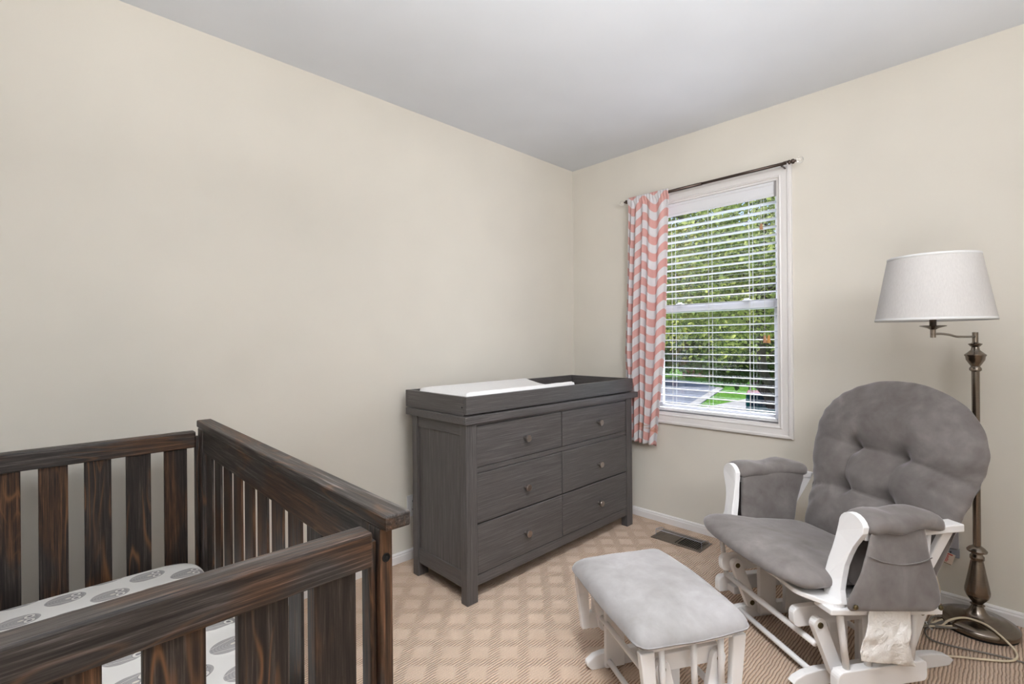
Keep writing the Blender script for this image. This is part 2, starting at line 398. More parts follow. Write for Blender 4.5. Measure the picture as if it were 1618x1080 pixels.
# ------------------------------------------------------------------ window
win = bpy.data.objects.new('window_1', None); COL.objects.link(win); win['kind'] = 'structure'
win.location = (WX, (WY0+WY1)/2, WZ0)
def wp(name, bm, mat, **kw):       # window part: meshes are written in world coordinates
    bmesh.ops.translate(bm, vec=-win.location, verts=bm.verts); return obj(name, bm, mat, win, **kw)
# casing: four mitred moulded boards, profile (distance outwards from opening, proud of wall)
prof = [(0, 0), (0, .012), (.006, .016), (.012, .013), (.040, .015), (.046, .020), (.056, .020), (.062, .014), (.064, 0)]
def casing(p0, p1, out, d):
    # board from inner corner p0 to p1 (y,z), outward direction 'out', running direction d
    bm = bmesh.new(); rings = []
    for (cy, cz), sg in ((p0, -1), (p1, 1)):
        rings.append([bm.verts.new((WX-t, cy+out[0]*o_+sg*d[0]*o_, cz+out[1]*o_+sg*d[1]*o_)) for o_, t in prof])
    n = len(prof)
    for i in range(n): bm.faces.new((rings[0][i], rings[0][(i+1) % n], rings[1][(i+1) % n], rings[1][i]))
    bm.faces.new(rings[0]); bm.faces.new(rings[1]); return bm
wp('casing', casing((WY0, WZ0), (WY1, WZ0), (0, -1), (1, 0)), M_trim)
wp('casing', casing((WY0, WZ1), (WY1, WZ1), (0, 1), (1, 0)), M_trim)
wp('casing', casing((WY0, WZ0), (WY0, WZ1), (-1, 0), (0, 1)), M_trim)
wp('casing', casing((WY1, WZ0), (WY1, WZ1), (1, 0), (0, 1)), M_trim)
bm = bmesh.new(); j = .012
box(bm, (WX-.004, WY0, WZ0), (WX+.15, WY0+j, WZ1)); box(bm, (WX-.004, WY1-j, WZ0), (WX+.15, WY1, WZ1))
box(bm, (WX-.004, WY0+j, WZ0), (WX+.15, WY1-j, WZ0+j)); box(bm, (WX-.004, WY0+j, WZ1-j), (WX+.15, WY1-j, WZ1))
wp('jamb', bm, M_trim)
def sash(x0, x1, z0, z1, st, bot, top):
    bm = bmesh.new(); a, b = WY0+j, WY1-j
    box(bm, (x0, a, z0), (x1, a+st, z1)); box(bm, (x0, b-st, z0), (x1, b, z1))
    box(bm, (x0, a+st, z0), (x1, b-st, z0+bot)); box(bm, (x0, a+st, z1-top), (x1, b-st, z1))
    s_ = wp('sash', bm, M_vinyl, bevel=.003)
    bm = B((x0+.012, a+st, z0+bot), (x0+.016, b-st, z1-top)); bmesh.ops.translate(bm, vec=-win.location, verts=bm.verts)
    obj('pane', bm, M_pane, s_)
    return s_
sl = sash(WX+.080, WX+.108, WZ0+j, 1.395, .042, .040, .048)
sash(WX+.109, WX+.137, 1.347, WZ1-j, .042, .048, .04)
for yy in (1.05, 1.46):
    bm = B((WX+.066, yy-.02, 1.395), (WX+.100, yy+.02, 1.403)); bmesh.ops.translate(bm, vec=-win.location, verts=bm.verts)
    box(bm, (WX+.070-win.location.x, yy-.012-win.location.y, 1.403-win.location.z), (WX+.09-win.location.x, yy+.012-win.location.y, 1.411-win.location.z))
    obj('sash_lock', bm, M_vinyl, sl, bevel=.002)
# ------------------------------------------------------------------ blind
by0, by1 = WY0+j+.008, WY1-j-.008
blind = thing('window_blind', 'white wide-slat horizontal blind hanging open inside the window frame', 'blind', (WX+.045, (by0+by1)/2, WZ1-j))
def bp(name, bm, mat, parent=blind, **kw):
    bmesh.ops.translate(bm, vec=-blind.location, verts=bm.verts); return obj(name, bm, mat, parent, **kw)
bp('valance', prism([(WX+.004, WZ1-j-.082), (WX+.010, WZ1-j-.082), (WX+.013, WZ1-j-.060), (WX+.013, WZ1-j-.001), (WX+.002, WZ1-j-.001), (WX+.002, WZ1-j-.014), (WX+.006, WZ1-j-.020), (WX+.006, WZ1-j-.064), (WX+.002, WZ1-j-.070)], 1, by0, by1), M_vinyl)
bp('headrail', B((WX+.016, by0+.004, WZ1-j-.052), (WX+.066, by1-.004, WZ1-j-.001)), M_vinyl)
zs = []; z = WZ1-j-.105
while z > WZ0+j+.038: zs.append(z); z -= .0445
def slat_bm(z, tilt=0.0):
    pts = []
    for t in range(7):
        s = -1+2*t/6; pts.append((WX+.042+s*.0245, z+.0018*(1-s*s)+s*tilt))
    pts += [(a, b-.0028) for a, b in pts[::-1]]
    return prism(pts, 1, by0, by1)
for i, z in enumerate(zs): bp('slat', slat_bm(z, -.0010), M_slat)
bp('bottom_rail', B((WX+.018, by0, WZ0+j+.006), (WX+.066, by1, WZ0+j+.024)), M_vinyl, bevel=.004)
M_cord = plain('white_cord', (225, 224, 220), .8)
for yy in (1.01, 1.245, 1.48):
    bm = bmesh.new()
    for xx in (WX+.0165, WX+.0675): tube([(xx, yy, WZ1-j-.05), (xx, yy, WZ0+j+.02)], .0010, 6, bm)
    tube([(WX+.042, yy+.012, WZ1-j-.05), (WX+.042, yy+.012, WZ0+j+.02)], .0008, 6, bm)
    bp('ladder_cord', bm, M_cord)
tcord = bp('lift_cord', tube([(WX+.012, .945, WZ1-j-.06), (WX+.012, .945, 1.815)], .001, 6), M_cord)
M_tassel = plain('tan_wood_tassel', (176, 132, 98), .6)
tas = bp('tassel', lathe([(.003, 1.815), (.006, 1.812), (.009, 1.785), (.009, 1.782)], 12, (WX+.012, .945, 0)), M_tassel)
bp('lift_cord', tube([(WX+.012, .931, WZ1-j-.06), (WX+.012, .931, 1.195)], .001, 6), M_cord)
bp('tassel', lathe([(.003, 1.195), (.006, 1.190), (.010, 1.155), (.010, 1.152)], 12, (WX+.012, .931, 0)), M_tassel)
bp('tassel', lathe([(.003, 1.195), (.006, 1.190), (.010, 1.155), (.010, 1.152)], 12, (WX+.012, .911, 0)), plain('orange_wood_tassel', (206, 150, 84), .6))
bp('bracket', B((WX+.0005, by0-.006, WZ1-j-.085), (WX+.0035, by0+.006, WZ1-j-.002)), plain('grey_bracket_plastic', (150, 146, 146), .4), bevel=.001)
# ------------------------------------------------------------------ curtain rod and curtain
RX, RZ = 2.778, 2.093
rodt = thing('curtain_rod', 'thin dark metal curtain rod with clear glass ball finials above the window', 'curtain rod', (RX, 1.265, RZ))
def rp(name, bm, mat, **kw): return obj(name, bm, mat, rodt, **kw)
rp('pole', tube([(0, -.47, 0), (0, .06, 0)], .0080, 16), M_rod, smooth=True)
rp('pole', tube([(0, -.02, 0), (0, .475, 0)], .0092, 16), M_rod, smooth=True)
for sgn, yy in ((-1, -.478), (1, .470)):
    pr = [(.006, 0), (.011, .002), (.012, .008), (.008, .012), (.008, .014), (.012, .018), (.0125, .027), (.007, .031), (.005, .036), (.006, .040)]
    rp('end_cap', lathe([(a, sgn*b+yy) for a, b in pr], 20, axis=1), M_rod, smooth=True)
    bm = bmesh.new(); bmesh.ops.create_uvsphere(bm, u_segments=24, v_segments=16, radius=.0165, matrix=Matrix.Translation((0, yy+sgn*.055, 0)))
    rp('finial', bm, M_glassball, smooth=True)
for yy in (-.45, .455):
    bm = B((WX-.004-RX, yy-.012, -.03), (WX-.0005-RX, yy+.012, .03)); tube([(WX-.004-RX, yy, -.012), (.0, yy, -.012)], .004, 8, bm)
    box(bm, (-.010, yy-.004, -.015), (.010, yy+.004, -.007)); rp('bracket', bm, M_rod)
# curtain: a gathered cloth
def curtain():
    nu, nv = 150, 110; top, bot = RZ+.018, .512
    me_v = []; uv = []
    fold = [(0, .0), (.06, 1), (.11, -.8), (.17, .7), (.25, -1), (.34, .85), (.41, -.7), (.48, .6), (.57, -.9), (.68, 1), (.79, -.35), (.90, .35), (1, .1)]
    xs = np.array([a for a, b in fold]); ys = np.array([b for a, b in fold])
    def foldf(t): # smooth cosine interpolation
        i = min(len(xs)-2, max(0, int(np.searchsorted(xs, t, 'right'))-1)); k_ = (t-xs[i])/(xs[i+1]-xs[i]); k_ = (1-math.cos(math.pi*k_))/2
        return ys[i]*(1-k_)+ys[i+1]*k_
    for iv in range(nv+1):
        h = iv/nv; z = top+(bot-top)*h
        # left and right edges (y runs to the left in the picture)
        yl = np.interp(h, [0, .08, .35, .64, .78, 1], [1.742, 1.742, 1.757, 1.775, 1.765, 1.758])
        yr = np.interp(h, [0, .3, .64, .75, 1], [1.452, 1.468, 1.492, 1.512, 1.55])
        amp = np.interp(h, [0, .015, .05, .5, .75, .85, 1], [.003, .006, .012, .024, .022, .018, .024])
        hi = math.exp(-((h-.01)/.03)**2)
        for iu in range(nu+1):
            t = iu/nu
            y = yl+(yr-yl)*t; w_ = foldf(min(1, max(0, t+.02*math.sin(3*h+5*t))))
            x = RX-.004 + amp*w_ + .004*hi*math.sin(t*95) + .006*math.sin(2.2*math.pi*h+4*t)*h
            # knot-like pinch a third of the way up
            pin = math.exp(-((h-.755)/.05)**2)*math.exp(-((t-.22)/.14)**2)
            x -= .016*pin*math.sin((t*22+h*30)); y += 0
            if z > RZ-.012: x = RX - .0135 + .002*math.sin(t*95)
            me_v.append((min(x, 2.812), y, z - .012*t*h)); uv.append((t*.44, (z-bot)))
    faces = [(iv*(nu+1)+iu, iv*(nu+1)+iu+1, (iv+1)*(nu+1)+iu+1, (iv+1)*(nu+1)+iu) for iv in range(nv) for iu in range(nu)]
    loc = Vector((RX, 1.6, RZ)); me = bpy.data.meshes.new('curtain')
    me.from_pydata([tuple(Vector(p)-loc) for p in me_v], [], faces); me.update()
    L_ = me.uv_layers.new(name='UVMap')
    for lp in me.loops: L_.data[lp.index].uv = uv[lp.vertex_index]
    me.polygons.foreach_set('use_smooth', [True]*len(me.polygons))
    o = link('curtain', me, M_curtain, None, loc); so = o.modifiers.new('thick', 'SOLIDIFY'); so.thickness = .0012
    tag(o, 'pink and white wavy-striped curtain panel gathered at the left of the window', 'curtain')
curtain()
# ================================================================== DRESSER
def dresser():
    X0, X1, Y0, Y1 = 1.326, 2.672, 1.665, 2.103; w = X1-X0; d = Y1-Y0
    D = thing('dresser', 'charcoal-stained six-drawer wooden dresser with round knobs in the room corner', 'dresser', (X0, Y0, 0))
    LW, LD = .062, .045; top0, top1 = .806, .841
    for x in (0, w-LW):
        for y, yd in ((0, LD), (d-LD, LD)): obj('leg', B((x, y, 0), (x+LW, y+yd, top0)), DR[2], D, bevel=.003)
    for x in (.012, w-.030):
        obj('side_panel', B((x, LD, .14), (x+.018, d-LD, .772)), DR[2], D)
        obj('side_rail', B((x-.006, LD, .068), (x+.020, d-LD, .142)), DR[1], D, bevel=.002)
        obj('side_rail', B((x-.006, LD, .752), (x+.020, d-LD, top0)), DR[1], D, bevel=.002)
    obj('back_panel', B((LW, d-.02, .07), (w-LW, d-.008, top0)), DR[0], D)
    obj('tabletop', B((-.012, -.012, top0), (w+.056, d+.04, top1)), DR[0], D, bevel=.003)
    obj('front_rail', B((LW, .006, .070), (w-LW, .030, .118)), DR[0], D, bevel=.002)
    obj('front_rail', B((LW, .006, .578), (w-LW, .030, .602)), DR[0], D, bevel=.002)
    obj('front_rail', B((LW, .006, .795), (w-LW, .030, top0)), DR[0], D)
    xm = .660
    obj('carcass', B((LW, .030, .10), (w-LW, .034, .80)), M_dark, D)
    for (a, b) in ((LW+.003, xm-.003), (xm+.003, w-LW-.003)):
        for (z0, z1, zk) in ((.605, .792, .695), (.351, .576, .452), (.121, .345, .225)):
            dr = obj('drawer', B((a, .004, z0), (b, .026, z1)), DR[0], D, bevel=.003)
            pr = [(.008, .004), (.007, -.010), (.0075, -.013), (.0165, -.016), (.0172, -.020), (.0172, -.026), (.0160, -.029), (.0145, -.0285)]
            obj('knob', lathe(pr, 24, ((a+b)/2+.012, 0, zk), axis=1), M_knob, dr, smooth=False, bevel=0)
    return D
dresser()
def tray():
    X0, X1, Y0, Y1, z0, z1 = 1.330, 2.690, 1.668, 2.168, .842, .928
    T = thing('changing_topper', 'shallow charcoal wooden changing tray standing on top of the dresser', 'tray', (X0, Y0, z0)); w, d, h = X1-X0, Y1-Y0, z1-z0
    obj('front_board', B((0, 0, .006), (w, .018, h)), DR[0], T, bevel=.002)
    obj('back_board', B((0, d-.018, .0), (w, d, h)), DR[0], T, bevel=.002)
    obj('end_board', B((0, .018, .0), (.018, d-.018, h)), DR[1], T, bevel=.002)
    obj('end_board', B((w-.018, .018, .0), (w, d-.018, h)), DR[1], T, bevel=.002)
    obj('base_board', B((.018, .018, .0), (w-.018, d-.018, .008)), DR[0], T)
    obj('screw', lathe([(.0045, -.0008), (.0045, .001)], 12, (0, .030, .038), axis=0), M_dark, T)
tray()
def pad():
    x0, x1, y0, y1 = 1.358, 2.155, 1.700, 2.10; nx, ny = 70, 44; bm = bmesh.new(); z0 = .8535
    def prof(s):  # s in 0..1 across the pad: raised long sides
        return .062 + .034*(abs(2*s-1)**1.6)
    top = {}; bot = {}
    for i in range(nx+1):
        for k_ in range(ny+1):
            a, b = i/nx, k_/ny; e = min(a, 1-a)*(x1-x0); e2 = min(b, 1-b)*(y1-y0)
            rnd = min(1, (min(e, e2)/.020)); rnd = math.sqrt(max(0, 1-(1-rnd)**2))
            z = prof(b)*(.5+.5*rnd); z *= 1.0+.012*noise.noise(Vector((a*14, b*9, 0)))
            top[i, k_] = bm.verts.new((x0+(x1-x0)*a, y0+(y1-y0)*b, z0+z)); bot[i, k_] = bm.verts.new((x0+(x1-x0)*a, y0+(y1-y0)*b, z0))
    for i in range(nx):
        for k_ in range(ny):
            bm.faces.new((top[i, k_], top[i+1, k_], top[i+1, k_+1], top[i, k_+1])); bm.faces.new((bot[i, k_], bot[i, k_+1], bot[i+1, k_+1], bot[i+1, k_]))
    for i in range(nx):
        bm.faces.new((top[i, 0], bot[i, 0], bot[i+1, 0], top[i+1, 0])); bm.faces.new((top[i+1, ny], bot[i+1, ny], bot[i, ny], top[i, ny]))
    for k_ in range(ny):
        bm.faces.new((top[0, k_+1], bot[0, k_+1], bot[0, k_], top[0, k_])); bm.faces.new((top[nx, k_], bot[nx, k_], bot[nx, k_+1], top[nx, k_+1]))
    bmesh.ops.translate(bm, vec=(-1.75, -1.9, -z0), verts=bm.verts)
    o = obj('changing_pad', bm, M_quilt, smooth=True, loc=(1.75, 1.9, z0-.002)); o.modifiers.new('s', 'EDGE_SPLIT').split_angle = R(60)
    tag(o, 'white quilted contoured baby changing pad lying in the dresser-top tray', 'changing pad')
pad()
# ================================================================== CRIB
def crib():
    K = thing('crib', 'dark brown wooden slatted baby crib standing along the left wall', 'crib', (.06, 1.42, 0))
    ox, oy = K.location.x, K.location.y
    def p(name, a, b, ax, bev=.003, **kw):
        return obj(name, B((a[0]-ox, a[1]-oy, a[2]), (b[0]-ox, b[1]-oy, b[2])), CR[ax], K, bevel=bev, **kw)
    XL, XR = -.278, .398            # inner faces of the two long sides
    for xs, sg in ((XR, 1), (XL, -1)):
        a, b = sorted((xs, xs+sg*.024)); c, d_ = sorted((xs, xs+sg*.048))
        p('cap_rail', (c, .713, .865), (d_, 2.113, .891), 1, .004)
        for y0 in (.733, 2.025): p('post', (a, y0, 0), (b, y0+.068, .865), 2, .003)
        a2, b2 = sorted((xs+sg*.003, xs+sg*.021))
        p('side_rail', (a2, .801, .782), (b2, 2.025, .865), 1); p('side_rail', (a2, .801, .20), (b2, 2.025, .27), 1)
        for k_ in range(10):
            y1 = 2.006-.1165*k_+.004; p('side_slat', (min(xs+sg*.010, xs+sg*.017), y1-.080, .262), (max(xs+sg*.010, xs+sg*.017), y1, .79), 2, .0015)
    for ye, sg in ((.733, -1), (2.101, 1)):
        y0, y1 = (ye, ye+.044) if sg < 0 else (2.058, 2.102)
        zt = .864 if sg < 0 else .857
        p('end_rail', (XL+.013, y0, zt-.058), (XR-.012, y1, zt), 0, .004)
        p('end_rail', (XL+.013, y0+.008, .20), (XR-.012, y1-.008, .27), 0, .004)
        for xs in (XL+.0005, XR-.0125): p('end_stile', (xs, y0+.012, .06), (xs+.012, y1-.010, zt-.02), 2, .002)
        for k_ in range(6):
            x0 = .2925-.1055*k_; p('end_slat', (x0, y0+.010, .262), (x0+.0675, y1-.016, zt-.05), 2, .002).data.materials[0] = CR_slat
    for xs in (XR+.011, XL-.011):
        b_ = obj('bolt', lathe([(.0075, .0), (.0075, -.002), (.006, -.0022), (.006, -.0008), (.0026, -.0008), (.0026, -.0022)], 20, (xs-ox, .7335-oy, .815), axis=1), M_dark, K)
    # spring board carrying the mattress
    p('mattress_support', (XL+.02, .80, .275), (XR-.02, 2.02, .292), 0)
crib()
def mattress():
    x0, x1, y0, y1, z0, h = -.262, .384, .800, 2.035, .294, .128; rr = .055
    out = round_poly([(x0, y0), (x1, y0), (x1, y1), (x0, y1)], .10, 8)
    cx, cy = (x0+x1)/2, (y0+y1)/2; out = [(a-cx, b-cy) for a, b in out]; bm = bmesh.new(); prev = None; n = len(out)
    levels = [(0, .030), (.012, .008), (.03, 0), (h-.045, 0)] + [(h-.045+.045*math.sin(t), .045*(1-math.cos(t))) for t in (R(15), R(30), R(45), R(60), R(75), R(90))]
    rings = []
    for z, ins in levels:
        rings.append([bm.verts.new((a*(1-ins/((x1-x0)/2)), b*(1-ins/((y1-y0)/2)), z)) for a, b in out])
    for i in range(len(rings)-1):
        for q in range(n): bm.faces.new((rings[i][q], rings[i][(q+1) % n], rings[i+1][(q+1) % n], rings[i+1][q]))
    bm.faces.new(rings[0][::-1]); bm.faces.new(rings[-1])
    o = obj('crib_mattress', bm, M_owl, smooth=True, loc=(cx, cy, z0)); o.modifiers.new('s', 'EDGE_SPLIT').split_angle = R(50)
    tag(o, 'crib mattress in a white fitted sheet printed with grey owls', 'mattress')
mattress()
# ================================================================== GLIDER CHAIR
CA = R(55.9)
G = thing('glider_chair', 'white-framed glider rocking chair with grey-brown suede cushions beside the window', 'chair', (2.038, .595, 0), CA)
def g(name, bm, mat=M_white, parent=G, bevel=.003, **kw): return obj(name, bm, mat, parent, bevel=bevel, **kw)
def foot_profile(f0, f1, h):
    L = f1-f0; out = [(f0+.03, 0), (f1-.03, 0)]
    for k_ in range(7): a = k_/6; out.append((f1-.03+.03*math.sin(a*math.pi/2)-a*a*.03, h*.25+h*.75*a*a*.8))
    out = [(f0+.02, 0), (f1-.02, 0), (f1, h*.35), (f1-.015, h*.62), (f1-.05, h*.88), (f1-.10, h), (f0+.12, h), (f0+.06, h*.88), (f0+.02, h*.62), (f0, h*.35)]
    return out
for s in (-1, 1):
    def rng(a, b): return (min(s*a, s*b), max(s*a, s*b))
    a, b = rng(.186, .214); g('foot', prism(foot_profile(-.50, .155, .052), 0, a, b))
    for (f0, f1) in ((-.088, -.012), (-.212, -.132)):
        a, b = rng(.166, .186); g('base_post', B((a, f0, .018), (b, f1, .262)))
    a, b = rng(.187, .212); g('base_rail', prism(round_poly([(-.37, .205), (.150, .205), (.150, .272), (-.37, .272)], [.01, .028, .028, .01]), 0, a, b))
    for (t, bq) in (((.095, .238), (.030, .078)), ((-.305, .238), (-.235, .078))):
        a, b = rng(.240, .264) if s < 0 else (.160, .184); L_ = g('swing_link', link_bar(t, bq, .046, .02, 0, a, b), bevel=.002)
        for (f, z) in (t, bq):
            obj('bolt', lathe([(.010, 0), (.010, -.0025), (.006, -.0035)], 18, ((-.264 if s < 0 else .160), f, z), axis=0), M_bolt, L_)
    a, b = rng(.297, .329); g('lower_board', prism(round_poly([(-.245, .058), (.092, .058), (.092, .124), (-.245, .124)], [.02, .008, .03, .02]), 0, a, b))
    a, b = rng(.250, .300); g('spacer', B((a, .010, .066), (b, .052, .096))); g('spacer', B((a, -.248, .066), (b, -.212, .096)))
    for (f0, f1) in ((.045, .072), (-.035, -.028), (-.200, -.216)):
        g('spindle', tube([(s*.312, f0, .120), (s*.312, f1, .318+.1*f1)], .0105, 14), bevel=0, smooth=True)
    bm = bmesh.new(); a, b = rng(.276, .346)
    box(bm, (a, -.285, .300), (b, .130, .318)); 
    for vtx in bm.verts: vtx.co.z += .1*vtx.co.y+.006
    g('arm_plate', bm)
    # shaped front post board: centre line (z, w, f, half width)
    st = [(.340, .300, .082, .034), (.375, .280, .068, .034), (.41, .276, .056, .0325), (.45, .279, .048, .0315), (.485, .286, .040, .0315), (.515, .294, .035, .034), (.545, .304, .030, .040), (.567, .311, .026, .045)]
    Lf = []; Rt = []
    for z_, w_, f_, hw in st: Lf.append((s*(w_-hw), f_, z_)); Rt.append((s*(w_+hw), f_, z_))
    arc = []
    for k_ in range(1, 10):
        t = math.pi*k_/10; arc.append((s*(.313-.047*math.cos(t)), .024, .572+.047*math.sin(t)))
    loop = Lf+arc+Rt[::-1]; bm = bmesh.new()
    F_ = [bm.verts.new(p_) for p_ in loop]; K_ = [bm.verts.new((p_[0], p_[1]-.021, p_[2])) for p_ in loop]; n = len(loop)
    bm.faces.new(F_); bm.faces.new(K_[::-1])
    for i in range(n): bm.faces.new((F_[i], K_[i], K_[(i+1) % n], F_[(i+1) % n]))
    g('front_post', bm, bevel=.0012)
    a, b = rng(.292, .345); g('armrest', B((a, -.376, .538), (b, .004, .564)), bevel=.004)
    g('rear_spindle', tube([(s*.318, -.236, .300), (s*.318, -.262, .54)], .0105, 14), bevel=0, smooth=True)
    # reclined stile of the back frame
    bm = bmesh.new(); a, b = rng(.296, .314)
    prism([(-.216, .305), (-.184, .305), (-.325, .52), (-.352, .560), (-.392, .560), (-.368, .52)], 0, a, b, bm); g('back_stile', bm)
g('deck', None or (lambda bm: ([setattr(vv.co, 'z', vv.co.z+.1*vv.co.y) for vv in bm.verts], bm)[1])(
    prism(round_poly([(-.300, -.33), (.300, -.33), (.300, .04), (.335, .07), (.335, .10), (.27, .160), (.15, .160), (-.15, .160), (-.25, .175), (-.335, .11), (-.335, .07), (-.300, .04)], .03, 4), 2, .322, .338)), bevel=.003)
for (f, z, ww, nm) in ((.095, .165, .242, 'cross_rod'), (.064, .034, .188, 'cross_rod'), (-.300, .034, .188, 'cross_rod'), (-.270, .165, .242, 'cross_rod')):
    g(nm, tube([(-ww, f, z), (ww, f, z)], .0105, 14), bevel=0, smooth=True)
g('back_rail', B((-.236, -.49, .50), (.236, -.472, .56))); g('back_rail', B((-.180, -.560, .62), (.180, -.540, .66)))
g('seat_support', B((-.189, -.02, .262), (.189, .04, .3225))); g('seat_support', B((-.189, -.26, .262), (.189, -.20, .300)))
# ---- cushions
def wob(x, y, k_=1.0): return .0022*k_*noise.noise(Vector((x*9, y*9, 1.7)))+.0012*noise.noise(Vector((x*30, y*30, .3)))
seat_out = resample(round_poly([(-.262, -.30), (.262, -.30), (.272, -.02), (.300, .06), (.310, .165), (.20, .212), (0, .222), (-.20, .212), (-.305, .170), (-.285, .075), (-.262, -.02)], [.06, .06, .05, .04, .075, .05, .05, .05, .075, .04, .05], 6), 110)
def seat_s(x, y, sg):
    d = wob(x, y)
    if sg > 0:
        d += .006*math.exp(-((x)/.2)**2) - .008*math.exp(-segd(x, y, (-.2, -.05), (.05, .02))/.03)*.4
    if y > .1: d -= (y-.1)**2*.9
    return d
bm = cushion(seat_out, .044, .036, 20, 5.0, seat_s, .5)
for vv in bm.verts: vv.co.z += .372+.115*vv.co.y
g('seat_cushion', bm, M_suede, bevel=0, smooth=True)
# back cushion written in the plane (w, s) and tipped back
half = [(0, -.085), (.20, -.085), (.268, -.07), (.284, -.02), (.296, .08), (.310, .17), (.326, .25), (.340, .33), (.342, .40), (.325, .475), (.27, .545), (.19, .595), (.09, .627), (0, .634)]
outl = [(a*(1.05 if b < .42 else 1.02), b) for a, b in half[:-1]] + [(-a*(.93 if b < .25 else .97), b) for a, b in half[::-1]][:-1]
outl = resample([tuple(p_.xy) for p_ in smooth_path([(a, b, 0) for a, b in outl]+[(outl[0][0], outl[0][1], 0)], 5)][:-1], 210)
T1, T2, T3, T4 = (.098, .335), (-.105, .335), (.088, .155), (-.108, .155)
edges = [(T1, (.33, .30)), (T1, T2), (T3, T4), (T3, (.30, .12)), (T2, T4), (T1, T3), (T4, (-.28, .12)), (T2, (-.31, .345))]
wts = [.8, 1, 1, .8, .8, .45, .7, .35]
def back_s(x, y, sg):
    d = wob(x, y)
    if sg > 0:
        for t in (T1, T2, T3, T4):
            r2 = ((x-t[0])**2+(y-t[1])**2); d -= .024*math.exp(-r2/.0011)+.014*math.exp(-r2/.006)
        for (a, b), w_ in zip(edges, wts):
            s_ = segd(x, y, a, b); d -= w_*(.008*math.exp(-(s_/.006)**2)+.013*math.exp(-(s_/.032)**2))
    # gathered edge
    ang = math.atan2(y-.3, x); rr = math.hypot(x/.34, (y-.31)/.31)
    if rr > .6: d += .0022*math.sin(ang*31+2*math.sin(ang*5))*(rr-.6)*2.2
    return d
bm = cushion(outl, .060, .050, 72, 3.2, back_s, .55)
rec = math.atan(.34)
g('back_cushion', bm, M_suede, bevel=0, smooth=True, loc=(.006, -.338, .398), rot=(math.pi/2+rec*1.0, 0, 0))
bc = [o for o in COL.objects if o.name.startswith('back_cushion')][0]
# front of the cushion must face +y (forward): local z -> forward, local y -> up the slope
up_ = Vector((0, -math.sin(rec), math.cos(rec))); fw = Vector((0, math.cos(rec), math.sin(rec))); xx = up_.cross(fw)
bc.rotation_euler = Matrix((( xx.x, up_.x, fw.x), (xx.y, up_.y, fw.y), (xx.z, up_.z, fw.z))).to_euler()
# ---- arm pads with hanging side flaps
def arm_pad(s, mirrored):
    bm = bmesh.new(); rings = []; nf = 26; seg = 28
    for i in range(nf+1):
        t = i/nf; f = .002-(.268 if s < 0 else .338)*t; e = min(t, 1-t)/.10; e = math.sqrt(max(0, 1-(1-min(1, e))**2)); sc = .55+.45*e
        if i in (0, nf): sc = .45
        zc = .584 + .006*math.sin(3.1*t)+.005*math.sin(11*t); ring = []
        for k_ in range(seg):
            a = 2*math.pi*k_/seg; ca, sa = math.cos(a), math.sin(a)
            x = (abs(ca)**.7)*math.copysign(1, ca)*.062*(.75+.25*e); z = (abs(sa)**.7)*math.copysign(1, sa)*(.032 if sa > 0 else .030)*sc
            x *= 1+.05*math.sin(9*t+2*a); ring.append(bm.verts.new((s*(.318+x), f, zc+z+wob(f*2, a*.1, 1.5))))
        rings.append(ring)
    for i in range(nf):
        for k_ in range(seg): bm.faces.new((rings[i][k_], rings[i][(k_+1) % seg], rings[i+1][(k_+1) % seg], rings[i+1][k_]))
    bm.faces.new(rings[0]); bm.faces.new(rings[-1])
    padp = g('arm_cushion', bm, M_suede, bevel=0, smooth=True)
    # outer flap, flares towards its lower hem
    def flap(outline, w0, flare, name, T=.011):
        o_ = resample(round_poly(outline, .03, 5), 80); bmm = cushion(o_, T, T, 12, 6.0, lambda x, y, sg: wob(x, y, 1.5)*(1 if sg else .3), .5)
        for vv in bmm.verts:
            f, z, th = vv.co.x, vv.co.y, vv.co.z
            vv.co = Vector((s*(w0+th+flare*max(0, (.56-z))**1.5), f, z))
        return obj(name, bmm, M_suede, padp, smooth=True)
    fo = flap([(-.012, .590), (-.02, .40), (-.03, .33), (-.225, .312), (-.235, .480), (-.225, .590)] if s > 0 else [(-.012, .590), (.020, .500), (.055, .425), (.098, .372), (.098, .345), (-.215, .312), (-.246, .335), (-.240, .400), (-.212, .480), (-.200, .590)], .360, .12 if s < 0 else .0, 'side_flap')
    flap([(-.006, .590), (-.006, .365), (-.262, .340), (-.280, .44), (-.300, .50), (-.322, .56), (-.300, .600)], .276, -.05, 'side_flap', .018)
    # curved pocket seam and snaps on the outer flap
    seam = [( .020, .505), (-.03, .484), (-.10, .470), (-.17, .472), (-.210, .482)]
    if s < 0: obj('pocket_seam', tube(smooth_path([(s*(.372+.12*(.56-z)**1.5), f, z) for f, z in seam], 5), .0018, 6), M_suede, fo, smooth=True)
    for f, z in (((.080, .360), (-.228, .328)) if s < 0 else ()):
        obj('snap', lathe([(.008, 0), (.008, s*.004), (.005, s*.006)], 16, (s*(.370+.12*(.56-z)**1.5), f, z), axis=0), M_bolt, fo)
    return padp
arm_pad(-1, False); arm_pad(1, False)
